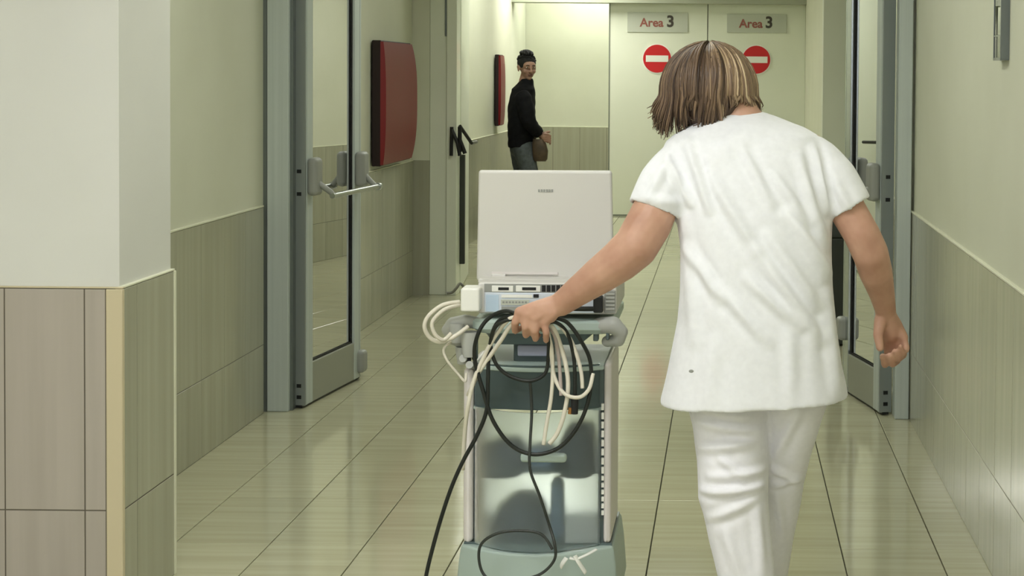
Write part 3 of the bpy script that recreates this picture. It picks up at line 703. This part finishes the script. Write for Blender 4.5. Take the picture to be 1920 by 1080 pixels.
for A_ in (armR, armL):
    b.ell(A_[0], (.085,.085,.085)); sleeve(b, A_, [.085,.068,.050], .02)
organic(b, 'jacket', m_jacket, man, .008, 3, post=fold_fn([], noise=.006))
b = MB()
for A_ in (legR, legL): b.limb([A_[0]+Vector((0,0,.0)), A_[1], A_[2]], [.105,.078,.062])
b.ell(Q(978,279), (.115,.15,.09))
organic(b, 'jeans', m_jeans, man, .008, 3, post=fold_fn([], noise=.004))
for A_ in (legR, legL): shoe((A_[2].x, A_[2].y, .0), 1.05, m_shoek, man, Matrix.Rotation(math.radians(-90),3,'Z'))
def man_hair():
    rnd = random.Random(5); V = []; Fc = []; tn = []
    b0 = MB().ell(Tm(0,-.016,.047), (.088,.104,.090), Rm, 24, 14); V += b0.v; Fc += b0.f; tn += [.1]*len(b0.v)
    for i in range(260):
        a = rnd.uniform(-math.pi, math.pi); th = rnd.uniform(.05,1.45)
        if math.cos(a) > .3 and th > 1.05: continue
        d = Vector((math.sin(a)*math.sin(th), math.cos(a)*math.sin(th), math.cos(th)))
        p0 = Vector((0,-.020,.052))+Vector((d.x*.076,d.y*.088,d.z*.078)); up = .022 if (th < .8 and d.y > -.3) else .010
        p1 = p0+d*up*.6+Vector((0,.006,.5*up)); p2 = p1+d*up*.3+Vector((0,-.012,.3*up))
        m = MB().tube([Tm(*p0), Tm(*p1), Tm(*p2)], [.009,.008,.003], 5)
        k = len(V); V.extend(m.v); Fc.extend([tuple(j+k for j in f) for f in m.f]); tn.extend([rnd.random()]*len(m.v))
    me = bpy.data.meshes.new('hair'); me.from_pydata([tuple(v) for v in V], [], Fc); me.update()
    me.polygons.foreach_set('use_smooth', [True]*len(me.polygons)); me.materials.append(m_hairk)
    o = bpy.data.objects.new('hair', me); C.objects.link(o); adopt(o, man); add_tone(o, tn)
man_hair()
# his bag
c = Q(1013,278,-.13)
bag = thing('shoulder_bag', 'small dark brown bag hanging at the hand of the person in black', 'bag', (c.x, c.y, Q(1010,301).z))
hh = (Q(1010,256).z-Q(1010,301).z)
rr = []
for z, k, dx in ((0,.75,0),(.02,.95,0),(.10,1.05,.0),(.17,.92,-.01),(hh-.02,.70,-.02)):
    rr.append(ring(Vector((c.x+dx, c.y, Q(1010,301).z+z)), .072*k, .05*k, 24, 2.8))
bb = MB().loft(rr).build('pouch', m_bag, bag, smooth=True)
ztop = Q(1010,301).z+hh-.02
MB().tube(smooth_path([(c.x-.05,c.y,ztop-.01),(c.x-.03,c.y-.005,ztop+.05),(c.x+.02,c.y-.005,ztop+.055),(c.x+.03,c.y,ztop-.01)],6), .008, 8).build('handle', m_bag, bag, smooth=True)

# ------------------------------------------------------------------ the cart
YC = 4.50
def R_(px, py, dy=0.0): return at(px, py, YC+dy)
cart = thing('medical_cart', 'wheeled medical cart with frosted front panel, sage tray and pale side columns', 'cart', (R_(1012,900).x, YC+.3, 0))
def pbox(x0, y0, x1, y1, dy0, dy1, mb=None):
    """box whose near face spans the given pixels"""
    a, c_ = R_(x0, y1, dy0), R_(x1, y0, dy0); mb = mb or MB()
    return mb.box((a.x, YC+dy0, a.z), (c_.x, YC+dy1, c_.z))
def arc_slab(x0, x1, y0, y1, dy, bulge, th, n=20, inset=0.0):
    """upright panel bowed towards the viewer"""
    a, c_ = R_(x0, y1, dy), R_(x1, y0, dy); rings = []
    for i in range(n+1):
        u = -1+2*i/n; x = a.x+(c_.x-a.x)*i/n; y = YC+dy-bulge*(1-u*u)
        rings.append([(x,y,a.z),(x,y,c_.z),(x,y+th,c_.z),(x,y+th,a.z)])
    return MB().loft(rings)
# base and castors
zb_ = R_(1010,1020).z
def plan(x0, x1, yb, yf, bul, z, n=18):
    out = []
    for i in range(n+1):
        u = -1+2*i/n; out.append(Vector((x0+(x1-x0)*i/n, yf-bul*(1-u*u), z)))
    out += [Vector((x1,yb,z)), Vector((x0,yb,z))]; return out
xa, xb = R_(864,1020).x, R_(1151,1020).x; xm = (xa+xb)/2
rg = []
for z, k in ((.085,1.04),(.10,1.07),(.20,1.03),(zb_-.012,1.0),(zb_-.002,.985)):
    rg.append(plan(xm+(xa-xm)*k, xm+(xb-xm)*k, YC+.34, YC-.005, .095*k, z))
MB().loft(rg).build('base', m_cartg, cart, bevel=.006)
MB().loft([plan(R_(870,1020).x, R_(1147,1020).x, YC+.33, YC+.0, .0, z) for z in (zb_-.003, zb_+.004)]).build('seam', m_cartd, cart)
for x in (xa+.045, xb-.045):
    for y in (YC+.02, YC+.30):
        cs = MB().cyl((x-.012,y,.045),(x+.012,y,.045),.045,seg=24).build('castor', m_rubber, cart, smooth=True)
        f_ = MB().box((x-.02,y-.015,.045),(x-.014,y+.015,.09)).box((x+.014,y-.015,.045),(x+.02,y+.015,.09)).box((x-.02,y-.02,.084),(x+.02,y+.02,.092)).build('fork', m_grey, cs)
# side columns
def column(x0, x1, ytop):
    a, c_ = R_(x0,1018), R_(x1,ytop)
    MB().box((a.x,YC-.004,a.z),(c_.x,YC+.30,c_.z)).build('side_column', m_cartw, cart, bevel=.018, seg=5)
column(868,888,690); column(1131,1147,680)
MB().box((R_(1122,900).x,YC+.01,R_(0,1018).z),(R_(1131,900).x,YC+.03,R_(0,684).z)).build('dark_rail', m_cartd, cart)
MB().box((R_(888,900).x,YC+.01,R_(0,1018).z),(R_(894,900).x,YC+.03,R_(0,690).z)).build('dark_rail', m_cartd, cart)
sl = MB()
y = 757
while y < 965:
    hgt = 12 if y < 880 else 8; pbox(1127.5, y, 1132.5, y+hgt, -.004, .006, sl); y += hgt+5
sl.build('slot_strip', m_signwhite, cart)
# top cap, frosted panel, back frame, shelves
arc_slab(892, 1124, 682, 762, .0, .045, .006).build('smoked_cap', m_frostd, cart, smooth=True)
pt = MB().loft([plan(R_(889,682).x, R_(1133,682).x, YC+.36, YC+.0, .05, z) for z in (R_(0,684).z, R_(0,684).z+.012)]).build('top_plate', m_cartg, cart, bevel=.004)
arc_slab(890, 1126, 764, 1018, -.004, .085, .005).build('front_panel', m_frost, cart, smooth=True)
pbox(888, 764, 1131, 767, .0, .02).build('cross_rail', m_cartg, cart)
for x0, x1 in ((893,899),(1117,1124)): pbox(x0, 690, x1, 1018, .335, .35).build('rear_post', m_cartg, cart)
a_, c_ = R_(892,884), R_(1126,884)
MB().box((a_.x,YC+.01,a_.z-.006),(c_.x,YC+.33,a_.z)).build('shelf', m_cartd, cart)
MB().box((a_.x,YC+.01,R_(0,1016).z),(c_.x,YC+.33,R_(0,1016).z+.01)).build('shelf', m_cartg, cart)
pbox(888, 690, 1130, 760, .25, .35).build('rear_box', m_cartd, cart, bevel=.01)
# bar shaped to stand in for a gleam of light on the panel
pbox(975, 852, 1062, 868, -.105, -.080).build('panel_gleam', m_cartg, cart, bevel=.008)
# neck
pbox(962, 632, 1032, 684, .06, .20).build('neck', m_cartd, cart, bevel=.01)
pbox(970, 647, 1026, 668, .035, .062).build('neck_plate', m_lav, cart, bevel=.004)
# tray with rounded lip
def rr_plan(x0, x1, y0, y1, r, z):
    out = []
    for cx_, cy_, a0 in ((x1-r,y1-r,0),(x0+r,y1-r,90),(x0+r,y0+r,180),(x1-r,y0+r,270)):
        for k in range(7):
            a = math.radians(a0+15*k); out.append(Vector((cx_+r*math.cos(a), cy_+r*math.sin(a), z)))
    return out
x0, x1 = R_(884,600).x, R_(1152,600).x; zt_, zm_, zl_ = R_(0,590).z, R_(0,616).z, R_(0,640).z
MB().loft([rr_plan(x0+.02, x1-.02, YC-.01, YC+.42, .03, zm_), rr_plan(x0, x1, YC-.02, YC+.44, .035, zm_+.012), rr_plan(x0, x1, YC-.02, YC+.44, .035, zt_-.006), rr_plan(x0+.008, x1-.008, YC-.012, YC+.432, .03, zt_)]).build('tray', m_cartg, cart, bevel=.002, smooth=True)
MB().loft([rr_plan(x0+.05, x1-.09, YC+.02, YC+.36, .03, zl_), rr_plan(x0+.03, x1-.05, YC+.0, YC+.40, .03, zm_+.002)]).build('tray_underside', m_cartd, cart, bevel=.003)
# grip ring, right
m_cartg2 = mat('mid grey grip plastic', (178,180,174), .45)
g_ = MB(); g_.limb([R_(1098,616,.02), R_(1128,610,.0), R_(1150,610,-.01), R_(1166,622,-.01)], [.016,.022,.024,.017])
g_.limb([R_(1166,622,-.01), R_(1160,638,.0), R_(1138,640,.02)], [.016,.017,.015])
organic(g_, 'grip', m_cartg2, cart, .004, 4)
pbox(1112, 622, 1122, 640, .0, .03).build('clip', m_cartd, cart, bevel=.003); pbox(1136, 622, 1142, 638, -.02, .01).build('clip', m_cartd, cart, bevel=.003)
# holders, left
g_ = MB(); g_.limb([R_(896,606,.02), R_(872,602,.01), R_(848,606,.0), R_(836,618,.0)], [.016,.018,.016,.012]); g_.limb([R_(836,618,.0), R_(846,636,.01), R_(862,642,.02)], [.012,.013,.014])
organic(g_, 'grip', m_cartg2, cart, .004, 4)
def cup(px, py, r, h, dy, m_=m_cartg2):
    c0 = R_(px, py, dy); n = 20; prof = [(r*.7,-h),(r,-h*.2),(r,0),(r*.86,0),(r*.84,-h*.2),(r*.5,-h*.9)]
    MB().loft([[Vector((c0.x+q*math.cos(2*math.pi*k/n), c0.y+q*math.sin(2*math.pi*k/n), c0.z+z)) for k in range(n)] for q, z in prof]).build('probe_holder', m_, cart, smooth=True)
cup(856, 606, .022, .05, -.0); cup(880, 622, .024, .065, -.01); cup(868, 650, .020, .045, .02)
pbox(884, 640, 894, 676, .0, .03).build('bracket', m_cartd, cart, bevel=.004); pbox(872, 668, 882, 680, -.01, .01).build('knob', m_black, cart, bevel=.004)
for x, y in ((868,672),(880,684)): MB().cyl(R_(x,y,-.02), R_(x+6,y+2,.02), .010, seg=14).build('knob', m_cartg2, cart, smooth=True)

# computer unit on the tray
comp = thing('laptop_computer', 'open pale grey laptop unit on the cart tray, lid towards the viewer', 'laptop', (R_(1022,588).x, YC+.15, zt_))
pts = [R_(893,527,.13), R_(1151,527,.13), R_(1147,321,.10), R_(897,320,.10)]
ld = MB(); off = Vector((0,.018,.002)); 
ld.add(pts+[p+off for p in pts], [(0,1,2,3),(7,6,5,4),(0,4,5,1),(1,5,6,2),(2,6,7,3),(3,7,4,0)]); lid = ld.build('lid', m_lid, comp, bevel=.0075, seg=4)
pts2 = [R_(904,520,.1295), R_(1141,520,.1295), R_(1138,330,.1), R_(906,330,.1)]
sc = MB(); o1, o2 = Vector((0,.0175,0)), Vector((0,.0205,0)); sc.add([p+o1 for p in pts2]+[p+o2+Vector((0,.0,0)) for p in pts2], [(0,1,2,3),(7,6,5,4),(0,4,5,1),(1,5,6,2),(2,6,7,3),(3,7,4,0)]); sc.build('screen', m_black, lid)
lg = MB()
for i, (w0, h0) in enumerate(((3.2,5),(3.6,5),(3.2,5),(3.8,5),(3.4,5),(3.4,5))):
    xx = 1009+i*4.9; a0, a1 = at(xx,360,YC+.1043), at(xx+w0,360-h0,YC+.1043); lg.box((a0.x,YC+.1035,a0.z),(a1.x,YC+.107,a1.z))
lg.build('logo', m_grey, lid)
pbox(922, 511, 1046, 514, .123, .13).build('latch_line', m_cartw, lid); pbox(922, 514, 948, 522, .121, .13).build('latch', m_lid, lid, bevel=.002)
pbox(896, 525, 1150, 531, .06, .16).build('hinge_bar', m_lid, comp, bevel=.004)
ch = MB(); pbox(896, 531, 1156, 588, .0, .36, ch); chs = ch.build('chassis', m_lid, comp, bevel=.006, seg=3)
pbox(908, 534, 1128, 548, -.003, .002).build('upper_port_panel', m_grey, comp)
for x0_, x1_, y0_, y1_, mm in ((922,962,536,547,m_signwhite),(967,1013,536,547,m_signwhite)):
    pt_ = pbox(x0_,y0_,x1_,y1_,-.006,.0).build('connector', mm, comp, bevel=.001); pbox(x0_+12,y0_+3,x1_-8,y0_+8,-.0075,-.005).build('socket', m_black, pt_)
vt = MB()
for i in range(9): pbox(1016+i*9, 535, 1023+i*9, 547, -.005, .0, vt)
vt.build('vent', m_black, comp)
lowp = pbox(908, 550, 1128, 586, -.004, .002).build('lower_port_panel', m_port, comp, bevel=.002)
pbox(911, 553, 935, 584, -.006, -.003).build('label', m_portb, comp); pbox(939, 562, 992, 572, -.0065, -.003).build('label', m_plate, comp); pbox(940, 553, 998, 558, -.0065, -.003).build('label', m_signwhite, comp)
lt = MB()
for i in range(8): pbox(942+i*6, 565, 946+i*6, 568.5, -.0075, -.006, lt)
lt.build('lettering', m_grey, comp)
pbox(1000, 552, 1010, 558, -.0065, -.003).build('socket', m_black, comp); pbox(940, 575, 985, 583, -.0065, -.003).build('label', m_grey, comp)
pbox(1133, 545, 1154, 587, -.006, .002).build('side_vent', m_grey, comp, bevel=.002)
vt = MB()
for i in range(5): pbox(1136, 550+i*7, 1152, 553+i*7, -.009, -.005, vt)
vt.build('vent_rib', m_cartg2, comp)
pl = pbox(1112, 556, 1130, 587, -.035, -.004).build('plug', m_black, comp, bevel=.004)
MB().tube(smooth_path([R_(1114,579,-.025), R_(1085,579,-.035), R_(1052,577,-.04)],6), .0065, 10).build('plug_lead', m_kcable, comp, smooth=True)
tt = pbox(863, 541, 899, 585, -.05, .03).build('power_adapter', m_signwhite, None, bevel=.006, seg=3)
tag(tt, 'white block adapter clipped to the left side of the laptop unit', 'adapter')

# contents behind the frosted panel
def item(name, label, cat, rows_, mat_):
    m = MB(); rings = []
    for (px0, px1, py, dy, dh) in rows_:
        a, c_ = R_(px0,py,dy), R_(px1,py,dy); rings.append(ring((a+c_)/2, (c_.x-a.x)/2, dh, 24, 3))
    o = m.loft(rings).build(name, mat_, None, smooth=True); tag(o, label, cat); return o
dk = mat('dark slate fabric', (66,74,80), .7); bl = mat('blue grey plastic', (120,142,166), .5); gm = mat('grey cloth', (120,124,120), .8)
item('storage_pouch', 'dark pouch on the upper shelf at the left behind the frosted panel', 'pouch', [(898,985,882,.12,.10),(894,990,865,.12,.10),(902,985,840,.12,.09),(930,980,828,.12,.07)], dk)
item('storage_pouch', 'dark grey rounded pouch on the upper shelf at the right behind the frosted panel', 'pouch', [(1052,1116,882,.12,.10),(1046,1120,862,.12,.10),(1052,1118,825,.12,.10),(1066,1112,800,.12,.08)], dk)
item('storage_bottle', 'pale blue grey container between two dark pouches on the upper shelf', 'container', [(992,1044,882,.10,.05),(990,1046,860,.10,.05),(996,1040,838,.10,.05)], bl)
item('storage_case', 'dark humped case on the lower shelf behind the frosted panel', 'case', [(930,1022,1012,.14,.11),(922,1030,985,.14,.11),(936,1024,950,.14,.10),(960,1010,930,.14,.08)], dk)
item('storage_bottle', 'tall blue grey bottle standing on the lower shelf near the centre', 'bottle', [(1034,1058,1012,.08,.03),(1032,1060,990,.08,.03),(1034,1058,905,.08,.03),(1042,1050,893,.08,.012)], bl)

# ------------------------------------------------------------------ cables
def cable(name, label, pts, r, m_, group, depth=-.13, closed=False, parent=None):
    pp = [R_(p[0], p[1], depth + (p[2] if len(p) > 2 else 0)) for p in pts]
    o = MB().tube(smooth_path(pp, 10, closed), r, 10, closed=closed).build('cable' if not parent else name, m_, parent, smooth='all')
    if not parent: o.name = name; tag(o, label, 'cable', group)
    return o
GB, GW = 'black cables held in the hand', 'cream cables held in the hand'
# YC-.13 is 4.37: just in front of the bowed panel and passing through the fist
cable('black_cable', 'black cable hanging in a big loop to the middle of the cart', [(1010,612,-.03),(985,598,-.06),(950,583,-.04),(915,598,-.02),(895,630,-.02),(890,672),(905,730),(925,790),(960,836),(1003,852),(1050,838),(1086,795),(1106,738),(1107,680),(1090,640,-.02),(1065,606,-.02),(1042,596,-.03)], .0052, m_kcable, GB)
cable('black_cable', 'black cable in a short inner loop just above the frosted panel', [(1006,616,-.03),(970,594,-.05),(935,602,-.03),(920,640),(930,682),(958,706),(995,714),(1022,700),(1028,668),(1028,636,-.02),(1020,618,-.03)], .0048, m_kcable, GB)
cable('black_cable', 'long black cable trailing down from the hand across the left column to the floor', [(1008,614,-.04),(968,598,-.05),(930,612,-.04),(917,660),(915,715),(912,770),(895,815),(868,865),(846,915),(826,975),(808,1040),(798,1085),(788,1150,.02),(776,1196,.02),(740,1206,.04),(700,1202,.05)], .0052, m_kcable, GB)
kc = cable('black_cable', 'black cable with connector plug hanging at the right, down the smoked cap', [(1014,610,-.03),(1040,604,-.04),(1062,622,-.01),(1074,660),(1078,700),(1078,742)], .0048, m_kcable, GB)
MB().cyl(R_(1078,740,-.13), R_(1077,776,-.13), .010, .009, seg=14).build('plug', m_black, kc, smooth=True)
MB().cyl(R_(1070,764,-.13), R_(1069,776,-.13), .006, .006, seg=10).build('plug_tip', mat('brass', (170,120,70), .3, metal=.8), kc, smooth=True)
cable('black_cable', 'thin black cable looping over the cart base below the frosted panel', [(994,716,.02),(997,770,.02),(994,830,.0),(994,880,-.01),(1012,930,-.01),(1030,985),(1040,1020,-.02),(1040,1048,-.02),(1020,1072,-.02),(990,1084,-.02),(930,1090,-.01),(903,1070),(900,1025),(930,1001,-.01),(975,995,-.01),(1015,1002,-.01),(1036,1030,-.02)], .0038, mat('dark grey cable', (50,54,50), .4), 'thin dark cable on the cart')
cable('cream_cable', 'outer cream cable from the hand down the left column of the cart', [(1012,612,-.02),(985,600,-.05),(957,597,-.05),(930,628,-.02),(908,668),(888,715),(877,765),(871,820,.03),(868,880,.05)], .0055, m_wcable, GW)
cable('cream_cable', 'inner cream cable from the hand to the left side of the cart', [(1012,616,-.01),(985,606,-.04),(962,606,-.04),(938,640,-.02),(916,672),(897,700,.01),(884,728,.05),(878,740,.09)], .0055, m_wcable, GW)
cable('cream_cable', 'cream cable with white plug reaching down to the big black loop', [(1010,600,-.02),(1035,612,-.03),(1050,645),(1062,690),(1065,730),(1058,775),(1045,812),(1030,832)], .0058, m_wcable, GW)
cable('cream_cable', 'cream cable looping to the right above the black plug', [(1012,606,-.02),(1028,625,-.02),(1034,670),(1040,708),(1058,738,-.01),(1085,745,-.01),(1104,730,-.01),(1112,700)], .0050, m_wcable, GW)
cable('cream_cable', 'straight cream cable hanging from the fist in front of the panel', [(1010,614,-.01),(1030,635,-.01),(1036,680),(1034,740),(1024,800),(1019,834)], .0050, m_wcable, GW)
cable('cream_cable', 'cream cable bowed outwards at the right of the bundle', [(1008,600,-.02),(1042,604,-.03),(1068,634),(1082,668),(1090,700),(1092,728)], .0050, m_wcable, GW)
cable('cream_cable', 'short cream cable between the bundle strands below the fist', [(1010,612,-.02),(1036,622,-.02),(1046,660),(1050,700),(1052,742,-.01)], .0046, mat('pinkish grey cable', (178,164,158), .4), GW)
# coil on the left holders
cable('coiled_cable', 'large loop of cream cable hanging at the left of the tray', [(862,566,.10),(830,572,.08),(804,592,.07),(796,612,.07),(805,632,.08),(825,641,.08),(850,632,.08),(878,612,.10)], .0055, m_wcable, 'cream coils at the left of the tray')
cable('coiled_cable', 'smaller inner loop of cream cable at the left of the tray', [(862,572,.10),(834,580,.06),(814,598,.055),(810,612,.055),(818,630,.06),(832,637,.07),(846,625,.08)], .0052, m_wcable, 'cream coils at the left of the tray')
cable('coiled_cable', 'thin loose cream cable below the left holders', [(846,640,.10),(832,655,.09),(838,675,.09),(858,700,.10),(872,715,.10),(874,700,.11)], .0035, m_wcable, 'cream coils at the left of the tray')
cable('hook_cable', 'short dark wire end poking out behind the cream coil', [(838,550,.10),(848,548,.10),(856,540,.10),(862,532,.12),(868,536,.15)], .0035, mat('dark olive wire', (70,70,54), .5), None)
# white tape at the foot of the panel
tp = thing('tape_bow', 'white tape tied at the foot of the frosted panel', 'tape', tuple(R_(1075,1045,-.12)))
MB().tube(smooth_path([R_(1118,1030,-.09), R_(1100,1040,-.11), R_(1080,1048,-.12), R_(1068,1046,-.12)],5), .006, 8, flat=.4).build('strip', m_signwhite, tp, smooth='all')
MB().tube(smooth_path([R_(1078,1042,-.12), R_(1086,1056,-.125), R_(1098,1074,-.12)],5), .008, 8, flat=.4).build('strip', m_signwhite, tp, smooth='all')
MB().tube(smooth_path([R_(1062,1046,-.12), R_(1055,1056,-.125), R_(1052,1062,-.12)],5), .009, 8, flat=.4).build('strip', m_signwhite, tp, smooth='all')
for o in list(bpy.data.objects):
    if o.name.endswith('_raw'): bpy.data.objects.remove(o)
